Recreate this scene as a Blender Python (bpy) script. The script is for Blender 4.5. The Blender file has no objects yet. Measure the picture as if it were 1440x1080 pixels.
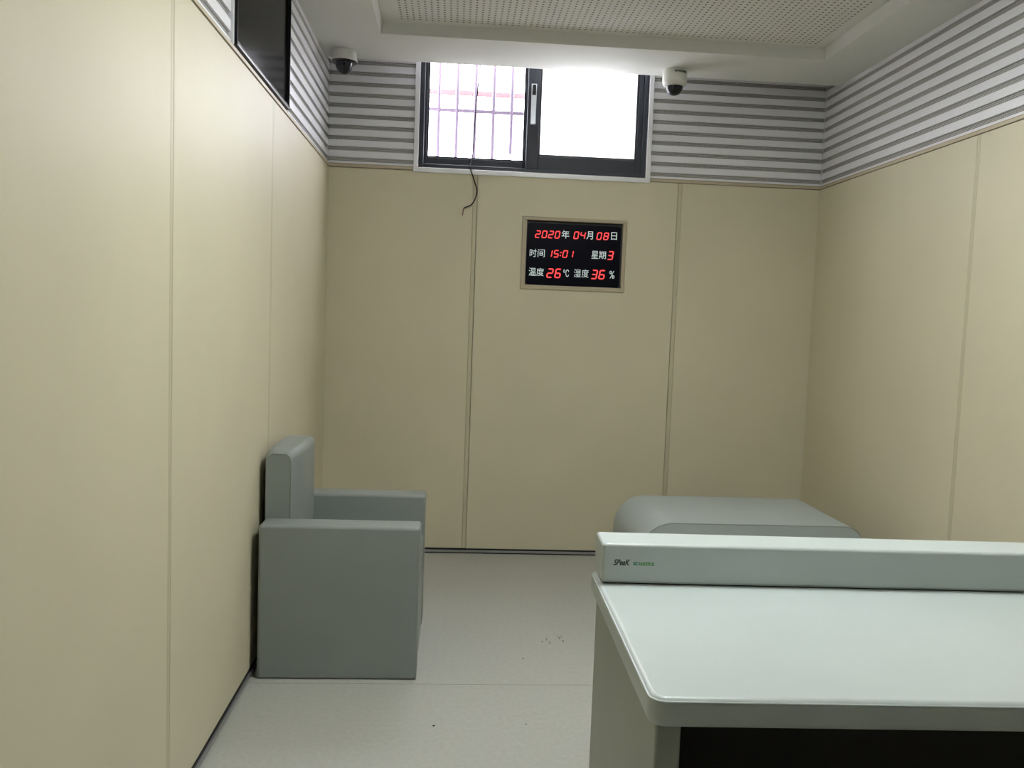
import bpy, bmesh, math, random
from mathutils import Vector, Matrix

scene = bpy.context.scene
COL = scene.collection
random.seed(7)

# ------------------------------------------------------------------ camera
F_PX, CAM = 1202.4, Vector((0.7325, 0.0, 1.3896))
YAW, PITCH, ROLL = 0.0706, -0.0751, 0.0367
cam_data = bpy.data.cameras.new('camera')
cam_data.sensor_fit = 'HORIZONTAL'
cam_data.sensor_width = 36.0
cam_data.lens = F_PX * 36.0 / 1440.0
cam_data.clip_start = 0.02
cam = bpy.data.objects.new('camera', cam_data)
COL.objects.link(cam)
cy, sy = math.cos(YAW), math.sin(YAW)
cp, sp = math.cos(PITCH), math.sin(PITCH)
fw = Vector((sy * cp, cy * cp, sp))
rt = Vector((cy, -sy, 0))
up = rt.cross(fw)
r2 = rt * math.cos(ROLL) + up * math.sin(ROLL)
u2 = -rt * math.sin(ROLL) + up * math.cos(ROLL)
cam.matrix_world = Matrix(((r2.x, u2.x, -fw.x, CAM.x), (r2.y, u2.y, -fw.y, CAM.y),
                           (r2.z, u2.z, -fw.z, CAM.z), (0, 0, 0, 1)))
scene.camera = cam

# ------------------------------------------------------------------ world, exposure, light levels
world = bpy.data.worlds.new('overcast_sky')
scene.world = world
world.use_nodes = True
wb = world.node_tree.nodes['Background']
wnt = world.node_tree
wtc = wnt.nodes.new('ShaderNodeTexCoord')
wsep = wnt.nodes.new('ShaderNodeSeparateXYZ')
wnt.links.new(wtc.outputs['Generated'], wsep.inputs['Vector'])
wramp = wnt.nodes.new('ShaderNodeValToRGB')
wramp.color_ramp.elements[0].position = 0.49
wramp.color_ramp.elements[0].color = (0.13, 0.13, 0.125, 1)      # grey ground outside
wramp.color_ramp.elements[1].position = 0.51
wramp.color_ramp.elements[1].color = (0.93, 0.95, 1.0, 1)       # bright overcast sky
wmap = wnt.nodes.new('ShaderNodeMapRange')
wmap.inputs['From Min'].default_value = -1.0
wnt.links.new(wsep.outputs['Z'], wmap.inputs['Value'])
wnt.links.new(wmap.outputs['Result'], wramp.inputs['Fac'])
wnt.links.new(wramp.outputs['Color'], wb.inputs['Color'])
wb.inputs['Strength'].default_value = 25
LAMP_STRENGTH = 43
LAMP_COLOR = (0.96, 1.0, 0.975, 1)
vs = scene.view_settings
vs.view_transform = 'Standard'
vs.look = 'None'
vs.gamma = 1.0
vs.exposure = 0.0
vs.use_curve_mapping = False

# ------------------------------------------------------------------ room sizes (metres)
W, D = 2.86, 4.981            # width between the side walls, distance of the far wall
YF = -2.4                     # near wall, behind the viewer
ZP, ZS = 2.217, 2.240         # top of the padding, bottom of the slat panels
ZC, ZT = 2.775, 3.10          # ceiling, underside of the slab over the window slot
YC = 4.82                     # far edge of the ceiling: an open slot runs along the window wall


# ------------------------------------------------------------------ materials
def mat(name, color, rough=0.5, metal=0.0, spec=0.5, bump=None, vary=None, emit=0.0, coat=0.0):
    m = bpy.data.materials.new(name)
    m.use_nodes = True
    nt = m.node_tree
    b = nt.nodes['Principled BSDF']
    c = (color[0], color[1], color[2], 1)
    b.inputs['Base Color'].default_value = c
    b.inputs['Roughness'].default_value = rough
    b.inputs['Metallic'].default_value = metal
    b.inputs['Specular IOR Level'].default_value = spec
    b.inputs['Coat Weight'].default_value = coat
    if emit:
        b.inputs['Emission Color'].default_value = c
        b.inputs['Emission Strength'].default_value = emit
    tc = nt.nodes.new('ShaderNodeTexCoord')
    if vary:
        scale, amount = vary
        n = nt.nodes.new('ShaderNodeTexNoise')
        n.inputs['Scale'].default_value = scale
        n.inputs['Detail'].default_value = 6
        nt.links.new(tc.outputs['Object'], n.inputs['Vector'])
        r = nt.nodes.new('ShaderNodeMapRange')
        r.inputs['From Min'].default_value = 0.3
        r.inputs['From Max'].default_value = 0.7
        r.inputs['To Min'].default_value = 1 - amount
        r.inputs['To Max'].default_value = 1 + amount
        nt.links.new(n.outputs['Fac'], r.inputs['Value'])
        mx = nt.nodes.new('ShaderNodeVectorMath')
        mx.operation = 'SCALE'
        mx.inputs[0].default_value = color[:3]
        nt.links.new(r.outputs['Result'], mx.inputs['Scale'])
        nt.links.new(mx.outputs['Vector'], b.inputs['Base Color'])
    if bump:
        scale, strength, dist = bump
        n = nt.nodes.new('ShaderNodeTexNoise')
        n.inputs['Scale'].default_value = scale
        n.inputs['Detail'].default_value = 4
        nt.links.new(tc.outputs['Object'], n.inputs['Vector'])
        bp = nt.nodes.new('ShaderNodeBump')
        bp.inputs['Strength'].default_value = strength
        bp.inputs['Distance'].default_value = dist
        nt.links.new(n.outputs['Fac'], bp.inputs['Height'])
        nt.links.new(bp.outputs['Normal'], b.inputs['Normal'])
    return m


def dotted(m, axes, pitch, radius, hole):
    """perforations: a square grid of round holes of their own colour on material m"""
    nt = m.node_tree
    b = nt.nodes['Principled BSDF']
    tc = nt.nodes.new('ShaderNodeTexCoord')
    sx = nt.nodes.new('ShaderNodeSeparateXYZ')
    nt.links.new(tc.outputs['Object'], sx.inputs['Vector'])
    parts = []
    for a in axes:
        d = nt.nodes.new('ShaderNodeMath'); d.operation = 'DIVIDE'
        nt.links.new(sx.outputs[a], d.inputs[0]); d.inputs[1].default_value = pitch
        f = nt.nodes.new('ShaderNodeMath'); f.operation = 'FRACT'
        nt.links.new(d.outputs[0], f.inputs[0])
        s = nt.nodes.new('ShaderNodeMath'); s.operation = 'SUBTRACT'
        nt.links.new(f.outputs[0], s.inputs[0]); s.inputs[1].default_value = 0.5
        q = nt.nodes.new('ShaderNodeMath'); q.operation = 'POWER'
        nt.links.new(s.outputs[0], q.inputs[0]); q.inputs[1].default_value = 2
        parts.append(q)
    ad = nt.nodes.new('ShaderNodeMath'); ad.operation = 'ADD'
    nt.links.new(parts[0].outputs[0], ad.inputs[0]); nt.links.new(parts[1].outputs[0], ad.inputs[1])
    lt = nt.nodes.new('ShaderNodeMath'); lt.operation = 'LESS_THAN'
    nt.links.new(ad.outputs[0], lt.inputs[0]); lt.inputs[1].default_value = (radius / pitch) ** 2
    mx = nt.nodes.new('ShaderNodeMix'); mx.data_type = 'RGBA'
    mx.inputs['A'].default_value = b.inputs['Base Color'].default_value
    mx.inputs['B'].default_value = (hole[0], hole[1], hole[2], 1)
    nt.links.new(lt.outputs[0], mx.inputs['Factor'])
    nt.links.new(mx.outputs['Result'], b.inputs['Base Color'])
    return m


M = {}
M['padding'] = mat('cream_vinyl_padding', (0.655,0.60,0.44),0.52,spec=0.5, bump=(260, 0.12, 0.002), vary=(2.2, 0.025))
M['seam'] = mat('cream_seam_strip', (0.56, 0.51, 0.36), 0.5, bump=(200, 0.1, 0.002))
M['cap'] = mat('cream_cap_strip', (0.52, 0.45, 0.32), 0.5)
M['front_wall'] = mat('dark_front_wall', (0.10, 0.095, 0.085), 0.6)
M['plaster'] = mat('white_plaster', (0.74, 0.73, 0.70), 0.8, bump=(60, 0.05, 0.002))
M['ceiling'] = mat('white_ceiling_paint', (0.72, 0.72, 0.70), 0.85, bump=(40, 0.04, 0.002))
M['perforated'] = dotted(mat('perforated_board', (0.70, 0.695, 0.665), 0.85), ('X', 'Y'), 0.030, 0.0055, (0.12, 0.12, 0.11))
M['slat'] = mat('white_slat_paint', (0.84, 0.84, 0.88), 0.45, vary=(12, 0.02))
M['groove_x'] = dotted(mat('groove_mesh_across', (0.52, 0.51, 0.50), 0.8), ('X', 'Z'), 0.007, 0.0024, (0.10, 0.09, 0.09))
M['groove_y'] = dotted(mat('groove_mesh_along', (0.52, 0.51, 0.50), 0.8), ('Y', 'Z'), 0.007, 0.0024, (0.10, 0.09, 0.09))
M['floor'] = mat('grey_vinyl_floor', (0.43, 0.43, 0.395), 0.5, spec=0.4, bump=(120, 0.05, 0.001), vary=(55, 0.05))
M['floor_line'] = mat('floor_joint', (0.30, 0.29, 0.27), 0.7)
M['alu'] = mat('brushed_aluminium', (0.42, 0.42, 0.43), 0.38, metal=0.8)
M['black'] = mat('black_gap', (0.01, 0.01, 0.01), 0.8)
M['grey_leather'] = mat('grey_leatherette', (0.250, 0.277, 0.264), 0.38, spec=0.5, bump=(420, 0.15, 0.001), vary=(5, 0.03))
M['lit_bench_leather'] = mat('lit_grey_leatherette', (0.38,0.425,0.42), 0.42, spec=0.5, bump=(420, 0.15, 0.001), vary=(5, 0.03))  # the chair's leatherette lightened, standing in for light falling on the bench
M['piping'] = mat('grey_piping', (0.27, 0.295, 0.27), 0.5)
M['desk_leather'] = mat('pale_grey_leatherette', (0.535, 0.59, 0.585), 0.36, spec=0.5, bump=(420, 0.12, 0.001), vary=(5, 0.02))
M['shaded_panel_leather'] = mat('shaded_side_leatherette', (0.35, 0.37, 0.33), 0.45, spec=0.4, bump=(420, 0.12, 0.001), vary=(5, 0.02))  # desk leatherette darkened: shade on the side panels put into the colour
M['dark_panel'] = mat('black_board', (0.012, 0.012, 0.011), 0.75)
M['white_trim'] = mat('white_window_trim', (0.88, 0.88, 0.92), 0.3)
M['frame'] = mat('charcoal_window_metal', (0.036, 0.042, 0.058), 0.45, spec=0.4)
M['gasket'] = mat('black_gasket', (0.008, 0.008, 0.012), 0.6)
M['silver'] = mat('silver_handle', (0.75, 0.79, 0.84), 0.28, metal=0.85)
M['grille'] = mat('pale_grille_paint', (0.20, 0.155, 0.225), 0.5)
M['redrail'] = mat('red_paint', (0.30, 0.125, 0.135), 0.6)
M['cable'] = mat('black_cable', (0.012, 0.011, 0.014), 0.7, spec=0.15)
M['copper'] = mat('bare_reddish_wire', (0.22, 0.10, 0.08), 0.5)
M['clock_black'] = mat('black_clock_face', (0.004, 0.004, 0.010), 0.3, spec=0.1)
M['clock_case'] = mat('dark_clock_case', (0.03, 0.03, 0.026), 0.5)
M['led'] = mat('red_led', (1.0, 0.055, 0.06), 0.5, emit=1.5)
M['print'] = mat('pale_backlit_characters', (0.80, 0.93, 0.93), 0.6, emit=0.3)
M['cam_white'] = mat('white_camera_plastic', (0.70, 0.70, 0.66), 0.4)
M['dome'] = mat('smoked_dome', (0.006, 0.007, 0.014), 0.12, spec=0.5)
M['tv_black'] = mat('black_gloss_bezel', (0.008, 0.008, 0.011), 0.3, spec=0.25)
M['tv_screen'] = mat('black_screen', (0.006, 0.006, 0.0055), 0.14, spec=0.03)
M['tv_strip'] = mat('polished_bezel_strip', (0.55, 0.55, 0.58), 0.15, metal=0.9)
M['ink_dark'] = mat('dark_ink', (0.02, 0.03, 0.025), 0.6)
M['ink_green'] = mat('green_ink', (0.10, 0.33, 0.09), 0.6)
M['ink_teal'] = mat('teal_ink', (0.10, 0.33, 0.22), 0.6)
M['dirt'] = mat('dark_dirt', (0.025, 0.02, 0.015), 0.9)
M['lamp'] = bpy.data.materials.new('lamp_diffuser')
M['lamp'].use_nodes = True
_b = M['lamp'].node_tree.nodes['Principled BSDF']
_b.inputs['Base Color'].default_value = (0.9, 0.9, 0.9, 1)
_b.inputs['Emission Color'].default_value = LAMP_COLOR
_b.inputs['Emission Strength'].default_value = LAMP_STRENGTH


def glass_mat(name, frosted):
    m = bpy.data.materials.new(name)
    m.use_nodes = True
    nt = m.node_tree
    for n in list(nt.nodes):
        if n.type == 'BSDF_PRINCIPLED':
            nt.nodes.remove(n)
    out = [n for n in nt.nodes if n.type == 'OUTPUT_MATERIAL'][0]
    mix = nt.nodes.new('ShaderNodeMixShader')
    gl = nt.nodes.new('ShaderNodeBsdfGlossy')
    gl.inputs['Roughness'].default_value = 0.3 if frosted else 0.02
    if frosted:
        tr = nt.nodes.new('ShaderNodeBsdfTranslucent')
        tr.inputs['Color'].default_value = (0.95, 0.95, 0.95, 1)
    else:
        tr = nt.nodes.new('ShaderNodeBsdfTransparent')
        tr.inputs['Color'].default_value = (0.97, 0.96, 0.98, 1)
    mix.inputs['Fac'].default_value = 0.05
    nt.links.new(tr.outputs[0], mix.inputs[1])
    nt.links.new(gl.outputs[0], mix.inputs[2])
    nt.links.new(mix.outputs[0], out.inputs['Surface'])
    return m


M['glass'] = glass_mat('clear_glass', False)
M['frosted'] = glass_mat('frosted_glass', True)


# ------------------------------------------------------------------ mesh helpers
def add_box(bm, x0, x1, y0, y1, z0, z1, r=0.0, seg=3, mi=0, edges=None):
    vs_ = [bm.verts.new((x, y, z)) for z in (z0, z1) for y in (y0, y1) for x in (x0, x1)]
    idx = [(0, 2, 3, 1), (4, 5, 7, 6), (0, 1, 5, 4), (2, 6, 7, 3), (0, 4, 6, 2), (1, 3, 7, 5)]
    fs = [bm.faces.new([vs_[i] for i in q]) for q in idx]
    for f in fs:
        f.material_index = mi
    if r > 0:
        es = set(e for f in fs for e in f.edges)
        if edges:
            es = [e for e in es if edges(e)]
        res = bmesh.ops.bevel(bm, geom=list(es), offset=r, segments=seg, profile=0.5, affect='EDGES')
        for f in res['faces']:
            f.material_index = mi


def add_prism(bm, pts, axis, a0, a1, mi=None, caps=True):
    """closed profile pts (2-D) extruded along axis from a0 to a1; order of the other axes: x<y<z"""
    def P(p, a):
        if axis == 'x':
            return (a, p[0], p[1])
        if axis == 'y':
            return (p[0], a, p[1])
        return (p[0], p[1], a)
    n = len(pts)
    A = [bm.verts.new(P(p, a0)) for p in pts]
    B = [bm.verts.new(P(p, a1)) for p in pts]
    for i in range(n):
        j = (i + 1) % n
        f = bm.faces.new((A[i], A[j], B[j], B[i]))
        if mi:
            f.material_index = mi[i]
    if caps:
        bm.faces.new(A)
        bm.faces.new(list(reversed(B)))


def add_tube(bm, path, r, seg=10, caps=True):
    path = [Vector(p) for p in path]
    rings = []
    nrm = None
    for i, p in enumerate(path):
        a = path[max(i - 1, 0)]
        b = path[min(i + 1, len(path) - 1)]
        t = (b - a).normalized()
        if nrm is None:
            nrm = t.orthogonal().normalized()
        else:
            nrm = (nrm - t * nrm.dot(t)).normalized()
        bn = t.cross(nrm)
        rings.append([bm.verts.new(p + (nrm * math.cos(k * 2 * math.pi / seg) + bn * math.sin(k * 2 * math.pi / seg)) * r)
                      for k in range(seg)])
    for A, B in zip(rings, rings[1:]):
        for k in range(seg):
            j = (k + 1) % seg
            bm.faces.new((A[k], A[j], B[j], B[k]))
    if caps:
        bm.faces.new(list(reversed(rings[0])))
        bm.faces.new(rings[-1])


def add_lathe(bm, prof, seg=40, cx=0, cy_=0):
    """profile of (radius, z) turned round the z axis"""
    rings = []
    for r, z in prof:
        if r < 1e-6:
            rings.append([bm.verts.new((cx, cy_, z))])
        else:
            rings.append([bm.verts.new((cx + r * math.cos(k * 2 * math.pi / seg), cy_ + r * math.sin(k * 2 * math.pi / seg), z))
                          for k in range(seg)])
    for A, B in zip(rings, rings[1:]):
        for k in range(seg):
            j = (k + 1) % seg
            if len(A) == 1 and len(B) == 1:
                continue
            if len(A) == 1:
                bm.faces.new((A[0], B[j], B[k]))
            elif len(B) == 1:
                bm.faces.new((A[k], A[j], B[0]))
            else:
                bm.faces.new((A[k], A[j], B[j], B[k]))


def smooth_path(pts, n=8):
    """Catmull-Rom through the points"""
    pts = [Vector(p) for p in pts]
    out = []
    for i in range(len(pts) - 1):
        p0, p1, p2, p3 = pts[max(i - 1, 0)], pts[i], pts[i + 1], pts[min(i + 2, len(pts) - 1)]
        for k in range(n):
            t = k / n
            out.append(0.5 * ((2 * p1) + (p2 - p0) * t + (2 * p0 - 5 * p1 + 4 * p2 - p3) * t * t
                              + (3 * p1 - p0 - 3 * p2 + p3) * t ** 3))
    out.append(pts[-1])
    return out


def obj(name, bm, mats, parent=None, loc=None, smooth=True):
    bmesh.ops.recalc_face_normals(bm, faces=bm.faces)
    me = bpy.data.meshes.new(name)
    bm.to_mesh(me)
    bm.free()
    for m in (mats if isinstance(mats, (list, tuple)) else [mats]):
        me.materials.append(m)
    if smooth:
        for p in me.polygons:
            p.use_smooth = True
        me.set_sharp_from_angle(angle=math.radians(38))
    o = bpy.data.objects.new(name, me)
    COL.objects.link(o)
    if smooth:
        w = o.modifiers.new('weighted_normals', 'WEIGHTED_NORMAL')
        w.keep_sharp = True
    if parent:
        o.parent = parent
    if loc:
        o.location = loc
    return o


def box_obj(name, dims, m, parent=None, r=0.0, seg=3):
    bm = bmesh.new()
    add_box(bm, *dims, r=r, seg=seg)
    return obj(name, bm, m, parent)


def tag(o, label, cat, group=None):
    o['label'] = label
    o['category'] = cat
    if group:
        o['group'] = group
    return o


def thing(name, label, cat, loc=(0, 0, 0), group=None):
    o = bpy.data.objects.new(name, None)
    o.empty_display_size = 0.1
    COL.objects.link(o)
    o.location = loc
    return tag(o, label, cat, group)


def structure(o):
    o['kind'] = 'structure'
    return o


# ------------------------------------------------------------------ floor
bm = bmesh.new()
add_box(bm, -0.06, W + 0.06, YF - 0.06, D + 0.06, -0.10, -0.004, mi=1)
add_box(bm, -0.03, W + 0.03, 3.1615, D + 0.03, -0.0045, 0.0, mi=0)
add_box(bm, -0.03, W + 0.03, YF - 0.03, 3.1585, -0.0045, 0.0, mi=0)
floor = structure(obj('floor', bm, [M['floor'], M['floor_line']], smooth=False))


# ------------------------------------------------------------------ walls
def ring_box(bm, x0, x1, z0, z1, hx0, hx1, hz0, hz1, y0, y1):
    """slab in the xz plane with a rectangular hole"""
    for y in (y0, y1):
        o_ = [bm.verts.new((x, y, z)) for x, z in ((x0, z0), (x1, z0), (x1, z1), (x0, z1))]
        i_ = [bm.verts.new((x, y, z)) for x, z in ((hx0, hz0), (hx1, hz0), (hx1, hz1), (hx0, hz1))]
        for k in range(4):
            j = (k + 1) % 4
            bm.faces.new((o_[k], o_[j], i_[j], i_[k]))
        if y == y0:
            O0, I0 = o_, i_
        else:
            O1, I1 = o_, i_
    for k in range(4):
        j = (k + 1) % 4
        bm.faces.new((O0[k], O0[j], O1[j], O1[k]))
        bm.faces.new((I0[k], I0[j], I1[j], I1[k]))


WX0, WX1, WZ0, WZ1 = 0.490, 1.830, 2.222, 3.02      # hole for the window
bm = bmesh.new()
ring_box(bm, -0.9, W + 0.9, -0.1, ZT + 0.9, WX0, WX1, WZ0, WZ1, D + 0.03, D + 0.19)
wall_back = structure(obj('wall_back', bm, M['plaster'], smooth=False))
bm = bmesh.new()
add_box(bm, -0.16, -0.03, YF - 0.1, D + 0.03, -0.1, ZT + 0.05)
wall_left = structure(obj('wall_left', bm, M['plaster'], smooth=False))
bm = bmesh.new()
add_box(bm, W + 0.03, W + 0.16, YF - 0.1, D + 0.03, -0.1, ZT + 0.05)
wall_right = structure(obj('wall_right', bm, M['plaster'], smooth=False))
bm = bmesh.new()
add_box(bm, -0.03, W + 0.03, YF - 0.1, YF, -0.1, ZT + 0.05)
wall_front = structure(obj('wall_front', bm, M['front_wall'], smooth=False))

Z0P = 0.030                 # bottom of the padding, over the baseboard


def pad_back(x0, x1, hole=None):
    bm = bmesh.new()
    if hole:
        ring_box(bm, x0, x1, Z0P, ZP, hole[0], hole[1], hole[2], hole[3], D, D + 0.03)
        es = [e for e in bm.edges if all(abs(v.co.y - D) < 1e-6 for v in e.verts)
              and (all(abs(v.co.x - x0) < 1e-6 for v in e.verts) or all(abs(v.co.x - x1) < 1e-6 for v in e.verts))]
        bmesh.ops.bevel(bm, geom=es, offset=0.003, segments=2, profile=0.5, affect='EDGES')
    else:
        add_box(bm, x0, x1, D, D + 0.03, Z0P, ZP, r=0.003, seg=2)
    return obj('padded_panel', bm, M['padding'], wall_back)


CX0, CX1, CZ0, CZ1 = 1.1095, 1.7225, 1.5675, 1.9885     # recess for the clock in the middle panel
SX1, SX2 = 0.8330, 2.0256
HS = 0.0115                                              # half width of a joint strip
G = 0.0003
pad_back(-0.02, SX1 - HS - G)
pad_back(SX1 + HS + G, SX2 - HS - G, (CX0, CX1, CZ0, CZ1))
pad_back(SX2 + HS + G, W + 0.02)
for s in (SX1, SX2):
    box_obj('joint_strip', (s - HS, s + HS, D + 0.0005, D + 0.03, Z0P, ZP), M['seam'], wall_back, r=0.003, seg=2)


def pad_side(side, y0, y1):
    a, b = ((-0.03, 0.0) if side == 'l' else (W, W + 0.03))
    return box_obj('padded_panel', (a, b, y0, y1, Z0P, ZP), M['padding'],
                   wall_left if side == 'l' else wall_right, r=0.003, seg=2)


for side, joints, par in (('l', (-0.15, 1.08, 2.2836, 3.4922), wall_left), ('r', (-0.20, 1.02, 2.23, 3.4394), wall_right)):
    ends = [YF + 0.001] + [q for j in joints for q in (j - HS - G, j + HS + G)] + [D + 0.02]
    for k in range(0, len(ends), 2):
        pad_side(side, ends[k], ends[k + 1])
    for j in joints:
        a, b = ((-0.03, -0.0005) if side == 'l' else (W + 0.0005, W + 0.03))
        box_obj('joint_strip', (a, b, j - HS, j + HS, Z0P, ZP), M['seam'], par, r=0.003, seg=2)


# cap strips over the padding
def cap(pts2, axis, a0, a1, par):
    bm = bmesh.new()
    add_prism(bm, pts2, axis, a0, a1)
    obj('cap_strip', bm, M['cap'], par, smooth=False)


zc0, zc1 = ZP + 0.0025, ZS + 0.001
cap([(D - 0.004, zc0), (D + 0.03, zc0), (D + 0.03, zc1), (D + 0.010, zc1), (D - 0.004, zc0 + 0.012)], 'x', 0.0, 0.474, wall_back)
cap([(D - 0.004, zc0), (D + 0.03, zc0), (D + 0.03, zc1), (D + 0.010, zc1), (D - 0.004, zc0 + 0.012)], 'x', 1.845, W, wall_back)
cap([(0.004, zc0), (-0.03, zc0), (-0.03, zc1), (-0.010, zc1), (0.004, zc0 + 0.012)], 'y', YF, D, wall_left)
cap([(W - 0.004, zc0), (W + 0.03, zc0), (W + 0.03, zc1), (W + 0.010, zc1), (W - 0.004, zc0 + 0.012)], 'y', YF, D, wall_right)

# slatted acoustic panels: white slats with recessed perforated grooves
GP, GH, GZ = 0.0597, 0.0240, 2.2640


def slat_profile(front, back, inner, ztop):
    """list of (depth, z) points and a material index for the face that starts at each point"""
    pts, mi = [(front, ZS + 0.001)], []
    k = 0
    while True:
        z = GZ + k * GP
        if z + GH / 2 > ztop - 0.01:
            break
        pts += [(front, z - GH / 2), (inner, z - GH / 2), (inner, z + GH / 2), (front, z + GH / 2)]
        mi += [0, 0, 1, 0]
        k += 1
    pts += [(front, ztop), (back, ztop), (back, ZS + 0.001)]
    mi += [0, 0, 0, 0]
    return pts, mi


def slats_back(x0, x1):
    bm = bmesh.new()
    pts, mi = slat_profile(D + 0.008, D + 0.03, D + 0.017, ZT)
    add_prism(bm, pts, 'x', x0, x1, mi)
    obj('slat_panel', bm, [M['slat'], M['groove_x']], wall_back, smooth=False)


def slats_side(side, y0, y1):
    bm = bmesh.new()
    if side == 'l':
        pts, mi = slat_profile(-0.008, -0.03, -0.017, ZT)
        add_prism(bm, pts, 'y', y0, y1, mi)
        obj('slat_panel', bm, [M['slat'], M['groove_y']], wall_left, smooth=False)
    else:
        pts, mi = slat_profile(W + 0.008, W + 0.03, W + 0.017, ZT)
        add_prism(bm, pts, 'y', y0, y1, mi)
        obj('slat_panel', bm, [M['slat'], M['groove_y']], wall_right, smooth=False)


TY0, TY1, TZ0, TZ1 = 2.872, 3.800, 2.2415, 2.768          # opening for the wall screen with its white surround
slats_back(-0.0075, 0.4745)
slats_back(1.8445, W + 0.0075)
slats_side('l', YF + 0.001, TY0)
slats_side('l', TY1, D + 0.0075)
slats_side('r', YF + 0.001, D + 0.0075)


# ------------------------------------------------------------------ baseboards: black gap, metal strip, black gap
def baseboard(name, kind):
    root = bmesh.new()
    strip = bmesh.new()
    if kind == 'b':
        add_box(root, 0.0, W, D - 0.002, D + 0.03, 0.0, Z0P)
        add_box(strip, 0.0, W, D - 0.010, D + 0.0, 0.008, 0.0205, r=0.001, seg=1)
    elif kind == 'l':
        add_box(root, -0.03, 0.002, YF, D - 0.002, 0.0, Z0P)
        add_box(strip, 0.0, 0.010, YF, D - 0.010, 0.008, 0.0205, r=0.001, seg=1)
    else:
        add_box(root, W - 0.002, W + 0.03, YF, D - 0.002, 0.0, Z0P)
        add_box(strip, W - 0.010, W, YF, D - 0.010, 0.008, 0.0205, r=0.001, seg=1)
    o = structure(obj(name, root, M['black'], smooth=False))
    obj('metal_strip', strip, M['alu'], o, smooth=False)


baseboard('baseboard_back', 'b')
baseboard('baseboard_left', 'l')
baseboard('baseboard_right', 'r')

# ------------------------------------------------------------------ ceiling with a shallow tray and a window slot
TX0, TX1, TYA, TYB, TH = 0.326, 2.590, 0.30, 4.382, 0.055
bm = bmesh.new()


def quad(*p):
    bm.faces.new([bm.verts.new(q) for q in p])


X0, X1 = -0.0085, W + 0.0085
O_ = [(X0, YF), (X1, YF), (X1, YC), (X0, YC)]
I_ = [(TX0, TYA), (TX1, TYA), (TX1, TYB), (TX0, TYB)]
ins = 0.012
J_ = [(TX0 + ins, TYA + ins), (TX1 - ins, TYA + ins), (TX1 - ins, TYB - ins), (TX0 + ins, TYB - ins)]
for k in range(4):
    j = (k + 1) % 4
    quad((*O_[k], ZC), (*O_[j], ZC), (*I_[j], ZC), (*I_[k], ZC))
    quad((*I_[k], ZC), (*I_[j], ZC), (*J_[j], ZC + TH), (*J_[k], ZC + TH))
    quad((*O_[k], ZC), (*O_[j], ZC), (*O_[j], ZT), (*O_[k], ZT))
quad(*[(*q, ZC + TH) for q in J_])
quad((X0, YF, ZT), (X1, YF, ZT), (X1, D + 0.0299, ZT), (X0, D + 0.0299, ZT))
quad((X0, YF, ZT + 0.05), (X1, YF, ZT + 0.05), (X1, D + 0.0299, ZT + 0.05), (X0, D + 0.0299, ZT + 0.05))
bmesh.ops.remove_doubles(bm, verts=bm.verts, dist=1e-5)
ceiling = structure(obj('ceiling', bm, M['ceiling'], smooth=False))
box_obj('perforated_board', (TX0 + 0.095, TX1 - 0.07, TYA + 0.07, TYB - 0.07, ZC + TH - 0.0025, ZC + TH - 0.0002), M['perforated'], ceiling)


def ceiling_light(x, y, h, label):
    t = thing('ceiling_light', label, 'light', (x, y, ZC + TH - 0.0025), 'square ceiling lights')
    bm = bmesh.new()
    w = 0.018
    for d in ((-h, h, -h, -h + w), (-h, h, h - w, h), (-h, -h + w, -h + w, h - w), (h - w, h, -h + w, h - w)):
        add_box(bm, d[0], d[1], d[2], d[3], -0.014, 0.0)
    obj('light_frame', bm, M['white_trim'], t, smooth=False)
    box_obj('diffuser', (-h + w, h - w, -h + w, h - w, -0.011, -0.001), M['lamp'], t)
    return t


ceiling_light(1.45,2.32,0.30, 'large square white ceiling light above the pale grey desk')
ceiling_light(1.45, 0.60, 0.085, 'small square fill light added on the ceiling, out of view')  # unseen fill lamp, added to brighten the desk front and near left wall

# ------------------------------------------------------------------ window
bm = bmesh.new()
yf = D - 0.010
add_box(bm, 0.4755, 0.5025, yf, D + 0.029, 2.236, 3.0, r=0.002, seg=1)
add_box(bm, 1.8170, 1.8435, yf, D + 0.029, 2.236, 3.0, r=0.002, seg=1)
add_box(bm, 0.4755, 1.8435, yf, D + 0.029, 2.209, 2.236, r=0.002, seg=1)
add_box(bm, 0.4755, 1.8435, yf, D + 0.029, 3.0, 3.03, r=0.002, seg=1)
window = structure(obj('window_1', bm, M['white_trim'], smooth=False))
bm = bmesh.new()
fy0, fy1 = D + 0.004, D + 0.10
add_box(bm, 0.5030, 0.5300, fy0, fy1, 2.2365, 2.9995, r=0.002, seg=1)
add_box(bm, 1.7900, 1.8165, fy0, fy1, 2.2365, 2.9995, r=0.002, seg=1)
add_box(bm, 0.5300, 1.7900, fy0, fy1, 2.2365, 2.2600, r=0.002, seg=1)
add_box(bm, 0.5300, 1.7900, fy0, fy1, 2.9700, 2.9995, r=0.002, seg=1)
obj('window_frame', bm, M['frame'], window, smooth=False)


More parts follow.
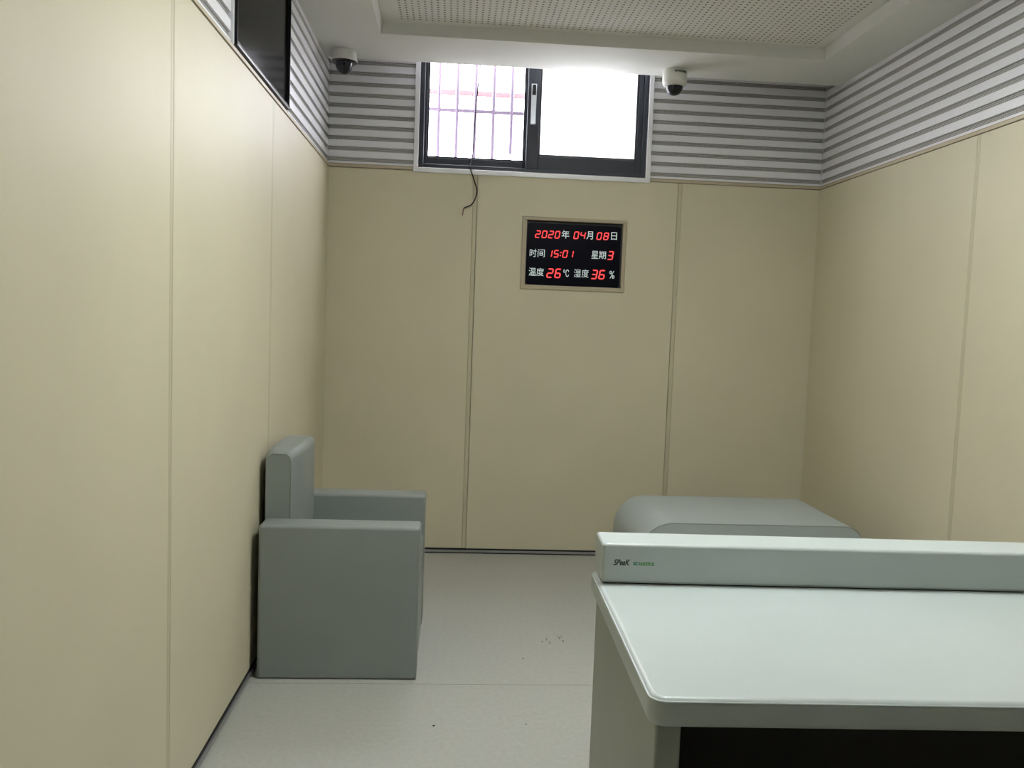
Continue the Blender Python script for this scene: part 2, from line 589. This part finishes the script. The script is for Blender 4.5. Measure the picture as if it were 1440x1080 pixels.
def sash(name, x0, x1, z0, z1, y0, y1, st0, st1, rail, glass):
    bm = bmesh.new()
    add_box(bm, x0, x0 + st0, y0, y1, z0, z1, r=0.002, seg=1)
    add_box(bm, x1 - st1, x1, y0, y1, z0, z1, r=0.002, seg=1)
    add_box(bm, x0 + st0, x1 - st1, y0, y1, z0, z0 + rail, r=0.002, seg=1)
    add_box(bm, x0 + st0, x1 - st1, y0, y1, z1 - 0.05, z1, r=0.002, seg=1)
    s = obj(name, bm, M['frame'], window, smooth=False)
    bm = bmesh.new()
    g = 0.009
    a, b, c, d = x0 + st0, x1 - st1, z0 + rail, z1 - 0.05
    add_box(bm, a, a + g, y0 + 0.004, y1 - 0.004, c, d)
    add_box(bm, b - g, b, y0 + 0.004, y1 - 0.004, c, d)
    add_box(bm, a + g, b - g, y0 + 0.004, y1 - 0.004, c, c + g)
    add_box(bm, a + g, b - g, y0 + 0.004, y1 - 0.004, d - g, d)
    obj('gasket', bm, M['gasket'], s, smooth=False)
    ym = (y0 + y1) / 2
    p = box_obj('pane', (a + 0.002, b - 0.002, ym - 0.002, ym + 0.002, c + 0.002, d - 0.002), glass, s)
    p['label'] = 'white frosted pane' if glass == M['frosted'] else 'clear pane'
    return s


sash('sliding_sash', 0.5305, 1.170, 2.2605, 2.9695, D + 0.056, D + 0.090, 0.016, 0.060, 0.045, M['glass'])
rs = sash('sliding_sash', 1.118, 1.7895, 2.2605, 2.9695, D + 0.012, D + 0.048, 0.070, 0.030, 0.076, M['frosted'])
h = box_obj('handle_plate', (1.136, 1.166, D + 0.004, D + 0.012, 2.508, 2.738), M['silver'], rs, r=0.002, seg=2)
h['label'] = 'silver sash latch'
box_obj('latch_recess', (1.1405, 1.1615, D + 0.001, D + 0.005, 2.675, 2.733), M['gasket'], rs)
box_obj('lever', (1.138, 1.164, D - 0.006, D + 0.004, 2.510, 2.664), M['silver'], rs, r=0.003, seg=2)
box_obj('latch_stop', (1.098, 1.110, D + 0.040, D + 0.055, 2.268, 2.302), M['gasket'], window)

# grille and rail outside
GX, GY, GZ0 = 1.18, D + 0.41, 2.23
bm = bmesh.new()
for z in (0.431, 0.80, 0.0):
    add_box(bm, GX - 0.83, GX + 0.83, GY - 0.006, GY + 0.006, GZ0 + z - 0.010, GZ0 + z + 0.010)
for x in (GX - 0.84, GX + 0.84):
    add_box(bm, x - 0.01, x + 0.01, D + 0.19, GY + 0.006, GZ0 + 0.421, GZ0 + 0.441)
gt = obj('window_grille', bm, M['grille'], window, smooth=False)
gt['label'] = 'metal bar grille outside the glass'
for k in range(15):
    x = 0.3755 + 0.1124 * k
    bm = bmesh.new()
    add_tube(bm, [(x, GY, GZ0 - 0.02), (x, GY, GZ0 + 0.84)], 0.0115, 12)
    obj('upright_bar', bm, M['grille'], gt)
rail = thing('outside_rail', 'thin pale red rail crossing outside, beyond the window bars', 'rail', (1.16, D + 0.70, 2.842))
box_obj('rail_bar', (-1.6, 1.6, -0.012, 0.012, -0.015, 0.015), M['redrail'], rail, r=0.003, seg=2)
for x in (-1.5, 1.5):
    box_obj('rail_bracket', (x - 0.015, x + 0.015, -0.31, -0.010, -0.012, 0.012), M['redrail'], rail)

# ------------------------------------------------------------------ loose cable at the window
pts = [(0.845, D + 0.052, 2.940), (0.836, D + 0.050, 2.780), (0.822, D + 0.048, 2.600), (0.817, D + 0.047, 2.450), (0.812, D + 0.040, 2.340),
       (0.802, D + 0.006, 2.275), (0.799, D - 0.016, 2.250), (0.806, D - 0.020, 2.224),
       (0.826, D - 0.018, 2.170), (0.842, D - 0.020, 2.118), (0.835, D - 0.024, 2.075), (0.818, D - 0.026, 2.042),
       (0.797, D - 0.026, 2.026), (0.772, D - 0.024, 2.017)]
O3 = Vector((0.806, D - 0.020, 2.224))
lc = thing('loose_cable', 'thin black loose cable hanging over the window sill with a bare end', 'cable', O3)
bm = bmesh.new()
add_tube(bm, [p - O3 for p in smooth_path(pts, 8)], 0.0034, 8)
obj('sheath', bm, M['cable'], lc)
bm = bmesh.new()
add_tube(bm, [Vector(p) - O3 for p in [(0.7725, D - 0.024, 2.0165), (0.768, D - 0.023, 2.010), (0.766, D - 0.022, 1.992), (0.764, D - 0.022, 1.974)]], 0.0026, 8)
w = obj('bare_wire', bm, M['copper'], lc)
w['label'] = 'bare reddish wire end'

# ------------------------------------------------------------------ digital clock set in the padding
KX, KZ = (CX0 + CX1) / 2, (CZ0 + CZ1) / 2
kt = thing('digital_clock', 'black digital wall clock with red date, time, temperature and humidity digits', 'clock', (KX, D, KZ))


def kx(x):
    return x - KX


def kz(z):
    return z - KZ


bm = bmesh.new()
IX0, IX1, IZ0, IZ1 = 1.1375, 1.7005, 1.5955, 1.9690
e = 0.0012
ox0, ox1, oz0, oz1 = CX0 + e, CX1 - e, CZ0 + e, CZ1 - e
loops = []
for (a, b, c, d, y) in ((ox0, ox1, oz0, oz1, 0.020), (ox0, ox1, oz0, oz1, 0.000), (ox0 + 0.004, ox1 - 0.004, oz0 + 0.004, oz1 - 0.004, -0.004),
                        (ox0 + 0.012, ox1 - 0.012, oz0 + 0.012, oz1 - 0.012, -0.004), (ox0 + 0.0135, ox1 - 0.0135, oz0 + 0.0135, oz1 - 0.0135, -0.001),
                        (ox0 + 0.015, ox1 - 0.015, oz0 + 0.015, oz1 - 0.015, -0.003), (IX0, IX1, IZ0, IZ1, -0.003), (IX0, IX1, IZ0, IZ1, 0.028)):
    loops.append([bm.verts.new((kx(x), y, kz(z))) for x, z in ((a, c), (b, c), (b, d), (a, d))])
for A, B in zip(loops, loops[1:]):
    for k in range(4):
        j = (k + 1) % 4
        bm.faces.new((A[k], A[j], B[j], B[k]))
fr = obj('surround', bm, M['cap'], kt, smooth=False)
fr['label'] = 'cream padded surround'
box_obj('case', (kx(IX0 + 0.0005), kx(IX1 - 0.0005), 0.024, 0.029, kz(IZ0 + 0.0005), kz(IZ1 - 0.0005)), M['clock_case'], kt)


def rounded_rect(x0, x1, z0, z1, r, n=8, rr=None):
    rs_ = rr or (r, r, r, r)          # corners: (x1,z1), (x0,z1), (x0,z0), (x1,z0)
    out = []
    for (cx_, cz_, a0, q) in ((x1, z1, 0, rs_[0]), (x0, z1, 90, rs_[1]), (x0, z0, 180, rs_[2]), (x1, z0, 270, rs_[3])):
        ccx = cx_ - q if cx_ == x1 else cx_ + q
        ccz = cz_ - q if cz_ == z1 else cz_ + q
        for k in range(n + 1):
            a = math.radians(a0 + 90 * k / n)
            out.append((ccx + q * math.cos(a), ccz + q * math.sin(a)))
    return out


bm = bmesh.new()
add_prism(bm, rounded_rect(kx(IX0 + 0.004), kx(IX1 - 0.010), kz(IZ0 + 0.001), kz(IZ1 - 0.016), 0.020), 'y', 0.008, 0.024)
fc = obj('clock_face', bm, M['clock_black'], kt, smooth=False)

SEG = {'0': 'abcdef', '1': 'bc', '2': 'abged', '3': 'abgcd', '4': 'fgbc', '5': 'afgcd', '6': 'afgedc', '8': 'abcdefg'}


def led_digit(ch, x, z, w, h):
    """one slanted seven segment digit standing on the clock face"""
    bm = bmesh.new()
    t = h * 0.115
    sl = 0.17
    hw, hh = w / 2 - t / 2, h / 2 - t / 2
    ends = {'a': ((-hw, hh), (hw, hh)), 'b': ((hw, hh), (hw, 0)), 'c': ((hw, 0), (hw, -hh)), 'd': ((-hw, -hh), (hw, -hh)),
            'e': ((-hw, 0), (-hw, -hh)), 'f': ((-hw, hh), (-hw, 0)), 'g': ((-hw, 0), (hw, 0))}

    def add(pts):
        add_prism(bm, [(x + px + pz * sl, z + pz) for px, pz in pts], 'y', 0.0066, 0.0084)
    if ch == ':':
        for zz in (h * 0.20, -h * 0.20):
            s = t * 0.62
            add([(-s, zz - s), (s, zz - s), (s, zz + s), (-s, zz + s)])
    else:
        segs = SEG[ch]
        for s in segs:
            (xa, za), (xb, zb) = ends[s]
            g = t * 0.08
            if abs(za - zb) < 1e-9:
                xa, xb = min(xa, xb) + g, max(xa, xb) - g
                add([(xa, za), (xa + t / 2, za - t / 2), (xb - t / 2, za - t / 2), (xb, za), (xb - t / 2, za + t / 2), (xa + t / 2, za + t / 2)])
            else:
                za, zb = min(za, zb) + g, max(za, zb) - g
                add([(xa, za), (xa + t / 2, za + t / 2), (xa + t / 2, zb - t / 2), (xa, zb), (xa - t / 2, zb - t / 2), (xa - t / 2, za + t / 2)])
    o = obj('digit' if ch != ':' else 'colon', bm, M['led'], kt, smooth=False)
    o['label'] = 'red lit digit' if ch != ':' else 'red lit colon'


def text_mesh(body, size, extrude, shear=0.0, bold=0.0):
    cu = bpy.data.curves.new('lettering', 'FONT')
    cu.body = body
    cu.size = size
    cu.extrude = extrude
    cu.shear = shear
    cu.offset = bold
    cu.align_x = 'CENTER'
    tmp = bpy.data.objects.new('lettering', cu)
    COL.objects.link(tmp)
    dg = bpy.context.evaluated_depsgraph_get()
    dg.update()
    me = bpy.data.meshes.new_from_object(tmp.evaluated_get(dg))
    bpy.data.objects.remove(tmp)
    bpy.data.curves.remove(cu)
    return me


def lettering(name, body, x, z, width, height, y, m, parent, extrude=0.0008, shear=0.0, bold=0.0):
    """characters as a raised mesh in the xz plane, fitted into width x height round (x, z)"""
    me = text_mesh(body, 1.0, 0.02, shear, bold)
    vsx = [v.co.x for v in me.vertices]
    vsy = [v.co.y for v in me.vertices]
    cx_, cy2 = (min(vsx) + max(vsx)) / 2, (min(vsy) + max(vsy)) / 2
    kx_ = width / (max(vsx) - min(vsx))
    ky_ = height / (max(vsy) - min(vsy))
    for v in me.vertices:
        v.co = Vector((x + (v.co.x - cx_) * kx_, y - v.co.z / 0.02 * extrude, z + (v.co.y - cy2) * ky_))
    me.materials.clear()
    me.materials.append(m)
    o = bpy.data.objects.new(name, me)
    COL.objects.link(o)
    o.parent = parent
    return o


H1, W1 = 0.0430, 0.0285
for ch, x, z in (('2', 1.2040, 1.8893), ('0', 1.2425, 1.8897), ('2', 1.2800, 1.8901), ('0', 1.3180, 1.8905), ('0', 1.4284, 1.8922), ('4', 1.4668, 1.8926),
                 ('0', 1.5633, 1.8932), ('8', 1.6037, 1.8938)):
    led_digit(ch, kx(x), kz(z), W1, H1)
for ch, x, z in (('1', 1.2775, 1.7807), ('5', 1.3152, 1.7807), (':', 1.3406, 1.7805), ('0', 1.3673, 1.7815), ('1', 1.4010, 1.7822)):
    led_digit(ch, kx(x), kz(z), W1, H1)
led_digit('3', kx(1.6343), kz(1.7838), 0.0330, 0.0510)
for ch, x, z in (('2', 1.2833, 1.6675), ('6', 1.3295, 1.6682), ('3', 1.5439, 1.6700), ('6', 1.5885, 1.6708)):
    led_digit(ch, kx(x), kz(z), 0.0350, 0.0545)
for ch, x, z, w_, h_ in (('年', 1.3649, 1.8945, 0.045, 0.046), ('月', 1.5070, 1.8950, 0.037, 0.046), ('日', 1.6500, 1.8965, 0.034, 0.044),
                         ('时', 1.1800, 1.7803, 0.040, 0.046), ('间', 1.2275, 1.7807, 0.041, 0.046),
                         ('星', 1.5421, 1.7840, 0.040, 0.045), ('期', 1.5867, 1.7845, 0.041, 0.045),
                         ('温', 1.1801, 1.6720, 0.043, 0.046), ('度', 1.2253, 1.6722, 0.043, 0.046),
                         ('湿', 1.4438, 1.6734, 0.041, 0.046), ('度', 1.4893, 1.6737, 0.041, 0.046),
                         ('℃', 1.3775, 1.6708, 0.033, 0.043), ('%', 1.6478, 1.6728, 0.030, 0.045)):
    c = lettering('character', ch, kx(x), kz(z), w_, h_, 0.0074, M['print'], kt)
    c['label'] = 'white printed character'


# ------------------------------------------------------------------ dome cameras under the ceiling
def dome_camera(x, y, label, short):
    t = thing('dome_camera', label, 'camera', (x, y, ZC), 'dome cameras')
    bm = bmesh.new()
    if short:
        add_lathe(bm, [(0, 0), (0.060, 0), (0.064, -0.004), (0.066, -0.046), (0.070, -0.050), (0.070, -0.054), (0.0685, -0.056), (0, -0.056)])
    else:
        add_lathe(bm, [(0, 0), (0.062, 0), (0.066, -0.005), (0.067, -0.062), (0.064, -0.074), (0.056, -0.082), (0.047, -0.086), (0, -0.086)])
    obj('camera_body', bm, M['cam_white'], t)
    bm = bmesh.new()
    if short:
        add_lathe(bm, [(0, -0.0565), (0.0675, -0.0565), (0.0675, -0.0600), (0.062, -0.0640), (0.046, -0.0650), (0.0445, -0.080), (0.038, -0.098), (0.026, -0.112), (0.012, -0.119), (0, -0.121)])
    else:
        add_lathe(bm, [(0.0465, -0.0865), (0.045, -0.098), (0.040, -0.112), (0.030, -0.124), (0.015, -0.131), (0, -0.133)])
    obj('dome', bm, M['dome'], t)
    if not short:
        bm = bmesh.new()
        for k in range(10):
            a = math.radians(-104 + k * 6.6)
            ca, sa = math.cos(a), math.sin(a)
            r = 0.0668
            p = Vector((ca * r, sa * r, -0.018))
            tq = Vector((-sa, ca, 0)) * 0.0024
            nq = Vector((ca, sa, 0)) * 0.0008
            hz = 0.006 if k % 3 else 0.0045
            q = [p + s1 * tq + s2 * nq + Vector((0, 0, s3 * hz)) for s3 in (-1, 1) for s2 in (-1, 1) for s1 in (-1, 1)]
            v = [bm.verts.new(c) for c in q]
            for f in ((0, 2, 3, 1), (4, 5, 7, 6), (0, 1, 5, 4), (2, 6, 7, 3), (0, 4, 6, 2), (1, 3, 7, 5)):
                bm.faces.new([v[i] for i in f])
        o = obj('body_marking', bm, M['ink_dark'], t, smooth=False)
        o['label'] = 'row of small dark marks'
    return t


dome_camera(0.111, 4.70, 'white dome camera with wide black underside in the left corner, left of the window', True)
dome_camera(1.894, 4.71, 'white drum shaped dome camera with dark dome right of the window', False)

# ------------------------------------------------------------------ wall screen in the left slats
sc = thing('wall_screen', 'black glossy television screen set high in the left slatted wall', 'television', (0, (TY0 + TY1) / 2, TZ0))
yc = (TY0 + TY1) / 2
hw = (TY1 - TY0) / 2 - 0.0005
bm = bmesh.new()
zt = TZ1 - TZ0
t_ = 0.020
for d in ((-hw, -hw + t_, 0.001, zt), (hw - t_, hw, 0.001, zt), (-hw + t_, hw - t_, zt - 0.012, zt)):
    add_box(bm, -0.029, -0.002, d[0], d[1], d[2], d[3])
o = obj('white_surround', bm, M['white_trim'], sc, smooth=False)
o['label'] = 'white surround strip'
bw = hw - t_ - 0.0005
bm = bmesh.new()
zb = 0.002
for d in ((-bw, -bw + 0.008, zb, zt - 0.0125), (bw - 0.008, bw, zb, zt - 0.0125), (-bw + 0.008, bw - 0.008, zb, zb + 0.010), (-bw + 0.008, bw - 0.008, zt - 0.0225, zt - 0.0125)):
    add_box(bm, -0.028, 0.008, d[0], d[1], d[2], d[3], r=0.0015, seg=2)
obj('bezel', bm, M['tv_black'], sc)
bm = bmesh.new()
add_prism(bm, [(-0.004, zb + 0.0102), (0.0065, zb + 0.0102), (0.0050, zb + 0.018), (-0.004, zb + 0.026)], 'y', -bw + 0.0082, bw - 0.0082)
o = obj('bezel_strip', bm, M['tv_strip'], sc, smooth=False)
o['label'] = 'shiny bezel strip'
bm = bmesh.new()
add_prism(bm, [(-0.004, -bw + 0.0082), (0.0065, -bw + 0.0082), (0.0055, -bw + 0.0105), (-0.004, -bw + 0.014)], 'z', zb + 0.0265, zt - 0.0235)
o = obj('bezel_strip', bm, M['tv_strip'], sc, smooth=False)
o['label'] = 'shiny bezel strip'
box_obj('screen', (-0.027, -0.0045, -bw + 0.0085, bw - 0.0085, zb + 0.0105, zt - 0.0230), M['tv_screen'], sc)

# ------------------------------------------------------------------ padded armchair by the left wall
AX, AY = 0.030, 3.194
ch = thing('padded_armchair', 'boxy grey leatherette armchair standing against the left wall', 'armchair', (AX, AY, 0))
AW, AT, AH, AD = 0.715, 0.125, 0.591, 0.602       # width along the wall, arm thickness, arm height, depth


def armrest(y0, y1):
    bm = bmesh.new()
    add_box(bm, 0, AD, y0, y1, 0.0, AH, r=0.012, seg=4)
    a = obj('armrest', bm, M['grey_leather'], ch)
    i = 0.0045
    for yy in (y0 + i - 0.0015, y1 - i + 0.0015):
        bm = bmesh.new()
        add_tube(bm, [(AD - i + 0.001, yy, 0.003), (AD - i + 0.001, yy, AH - 0.040)], 0.0024, 8)
        obj('piping', bm, M['piping'], a)


armrest(0.0, AT)
armrest(AW - AT, AW)
bm = bmesh.new()
add_box(bm, 0.125, AD - 0.004, AT + 0.002, AW - AT - 0.002, 0.30, 0.435, r=0.028, seg=5)
obj('seat_cushion', bm, M['grey_leather'], ch)
box_obj('seat_base', (0.0, AD - 0.004, AT + 0.001, AW - AT - 0.001, 0.0, 0.299), M['grey_leather'], ch, r=0.008)
bm = bmesh.new()
rings = []
NB = 20
for k in range(NB + 1):
    u = -1 + 2 * k / NB
    q = 1 - abs(u) ** 4
    yy = (AT + AW - AT) / 2 + u * (AW - 2 * AT - 0.006) / 2
    sh = 0.006 if k in (0, NB) else 0.0
    pr = rounded_rect(-0.008 + sh, 0.098 + 0.032 * q - sh, 0.30, 0.845 + 0.018 * q - sh, 0.02, 6, (0.030, 0.030, 0.01, 0.01))
    rings.append([bm.verts.new((p_[0], yy, p_[1])) for p_ in pr])
for A, B in zip(rings, rings[1:]):
    for k in range(len(A)):
        j = (k + 1) % len(A)
        bm.faces.new((A[k], A[j], B[j], B[k]))
bm.faces.new(rings[0])
bm.faces.new(list(reversed(rings[-1])))
bk = obj('backrest', bm, M['grey_leather'], ch)
for k in (0, NB):
    bm = bmesh.new()
    yy = AT + 0.004 if k == 0 else AW - AT - 0.004
    add_tube(bm, [(0.0935, yy, 0.44), (0.0935, yy, 0.806), (0.088, yy, 0.829), (0.074, yy, 0.839), (0.02, yy, 0.8405)], 0.0028, 8)
    obj('piping', bm, M['piping'], bk)

# ------------------------------------------------------------------ rounded bench by the far right corner
BX0, BX1, BY0, BY1, BH = 1.597, 2.643, 3.74, 4.345, 0.502
bt = thing('padded_bench', 'low grey leatherette bench with rounded ends beyond the desk by the right wall', 'bench', ((BX0 + BX1) / 2, (BY0 + BY1) / 2, 0))
bx = (BX1 - BX0) / 2
by = (BY1 - BY0) / 2
prof = rounded_rect(-bx, bx, 0.0, BH, 0.1, 12, (0.095, 0.155, 0.012, 0.012))
bm = bmesh.new()
add_prism(bm, prof, 'y', -by, by)
es = [e for e in bm.edges if abs(e.verts[0].co.y - e.verts[1].co.y) < 1e-6]
bmesh.ops.bevel(bm, geom=es, offset=0.006, segments=3, profile=0.5, affect='EDGES')
body = obj('upholstered_body', bm, M['lit_bench_leather'], bt)
for s in (-1, 1):
    bm = bmesh.new()
    pp = [Vector((p[0] * 0.9945, s * (by - 0.001), 0.004 + p[1] * 0.9875)) for p in prof]
    add_tube(bm, pp + [pp[0]], 0.0026, 8, caps=False)
    obj('piping', bm, M['piping'], bt)

# ------------------------------------------------------------------ padded desk
DX0, DX1, DY0, DY1, DH, DT = 1.0870, 2.680, 1.390, 2.148, 0.755, 0.054
dk = thing('padded_desk', 'pale grey padded desk with a raised rear ledge in the right foreground', 'desk', (DX0, DY0, 0))
dk.rotation_euler.z = -0.023
dl, dd = DX1 - DX0, DY1 - DY0
bm = bmesh.new()
er = 0.015
lv = []
for k in range(6):
    a = math.radians(90 - 18 * k)
    lv.append((er - er * math.cos(a), DH - DT + er - er * math.sin(a)))
lv = lv + [(o_, 2 * DH - DT - z_) for o_, z_ in reversed(lv)]
rings = []
for o_, z_ in lv:
    rings.append([bm.verts.new((q[0], q[1], z_)) for q in rounded_rect(o_, dl - o_, o_, dd - o_, 0.030 - o_, 8)])
for A, B in zip(rings, rings[1:]):
    for k in range(len(A)):
        j = (k + 1) % len(A)
        bm.faces.new((A[k], A[j], B[j], B[k]))
bm.faces.new(list(reversed(rings[0])))
bm.faces.new(rings[-1])
top = obj('desktop', bm, M['desk_leather'], dk)
bm = bmesh.new()
pth = [(q[0], q[1], DH - 0.0065) for q in rounded_rect(0.0022, dl - 0.0022, 0.0022, dd - 0.0022, 0.028, 8)]
add_tube(bm, pth + [pth[0]], 0.0021, 8, caps=False)
obj('piping', bm, M['desk_leather'], top)
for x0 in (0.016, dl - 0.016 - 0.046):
    box_obj('side_panel', (x0, x0 + 0.046, 0.022, dd - 0.020, 0.0, DH - DT), M['shaded_panel_leather'], dk, r=0.006)
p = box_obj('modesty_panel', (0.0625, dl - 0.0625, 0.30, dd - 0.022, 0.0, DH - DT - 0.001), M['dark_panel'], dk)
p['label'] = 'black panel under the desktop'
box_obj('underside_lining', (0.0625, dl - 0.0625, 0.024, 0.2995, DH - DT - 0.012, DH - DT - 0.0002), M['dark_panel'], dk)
LX0, LX1, LY0, LY1 = 0.010, dl - 0.021, 2.024 - DY0, 2.144 - DY0
LZ = 0.8555
bm = bmesh.new()
add_box(bm, LX0, LX1, LY0, LY1, DH + 0.0015, LZ, r=0.009, seg=5)
lg = obj('raised_ledge', bm, M['desk_leather'], dk)
box_obj('ledge_joint', (LX0 + 0.006, LX1 - 0.006, LY0 + 0.006, LY1 - 0.006, DH - 0.002, DH + 0.004), M['dark_panel'], lg)


def ink(body, x, z, w_, h_, m, shear):
    o = lettering('logo_lettering', body, x - DX0, z, w_, h_, LY0 - 0.0002, m, lg, extrude=0.0004, shear=shear, bold=0.025)
    return o


ink('SPeaK', 1.1455, 0.8095, 0.041, 0.0150, M['ink_dark'], 0.35).__setitem__('label', 'dark slanted logo letters')
ink('ac', 1.1800, 0.8070, 0.013, 0.0085, M['ink_teal'], 0.0).__setitem__('label', 'teal logo letters')
ink('ustics', 1.2070, 0.8080, 0.037, 0.0110, M['ink_green'], 0.0).__setitem__('label', 'green logo letters')


# ------------------------------------------------------------------ crumbs of dirt on the floor
def crumb(x, y, s, label):
    bm = bmesh.new()
    bmesh.ops.create_icosphere(bm, subdivisions=2, radius=s)
    for v in bm.verts:
        k = 1 + random.uniform(-0.25, 0.25)
        v.co = Vector((v.co.x * k * 1.2, v.co.y * k, max(v.co.z * 0.5 * k, -0.25 * s)))
    o = obj('crumb', bm, M['dirt'], loc=(x, y, 0.25 * s))
    tag(o, label, 'dirt', 'crumbs on the floor')


crumb(0.708, 2.826, 0.0042, 'largest dark crumb on the floor, in front of the armchair and left of the desk')
crumb(1.026, 2.840, 0.0022, 'tiny crumb on the near floor beside the desk side panel')
crumb(1.062, 3.410, 0.0030, 'brownish crumb on the floor just beyond the floor joint')
crumb(1.137, 4.060, 0.0026, 'lone crumb on the far floor towards the back wall')
bm = bmesh.new()
for k in range(11):
    q = (1.205 + random.uniform(-0.05, 0.05), 3.62 + random.uniform(-0.05, 0.04))
    add_box(bm, q[0], q[0] + 0.004, q[1], q[1] + 0.005, 0.0, 0.0012)
o = obj('grit', bm, M['dirt'], smooth=False)
tag(o, 'small scatter of dark grit on the floor between armchair and bench', 'dirt')
o['kind'] = 'stuff'
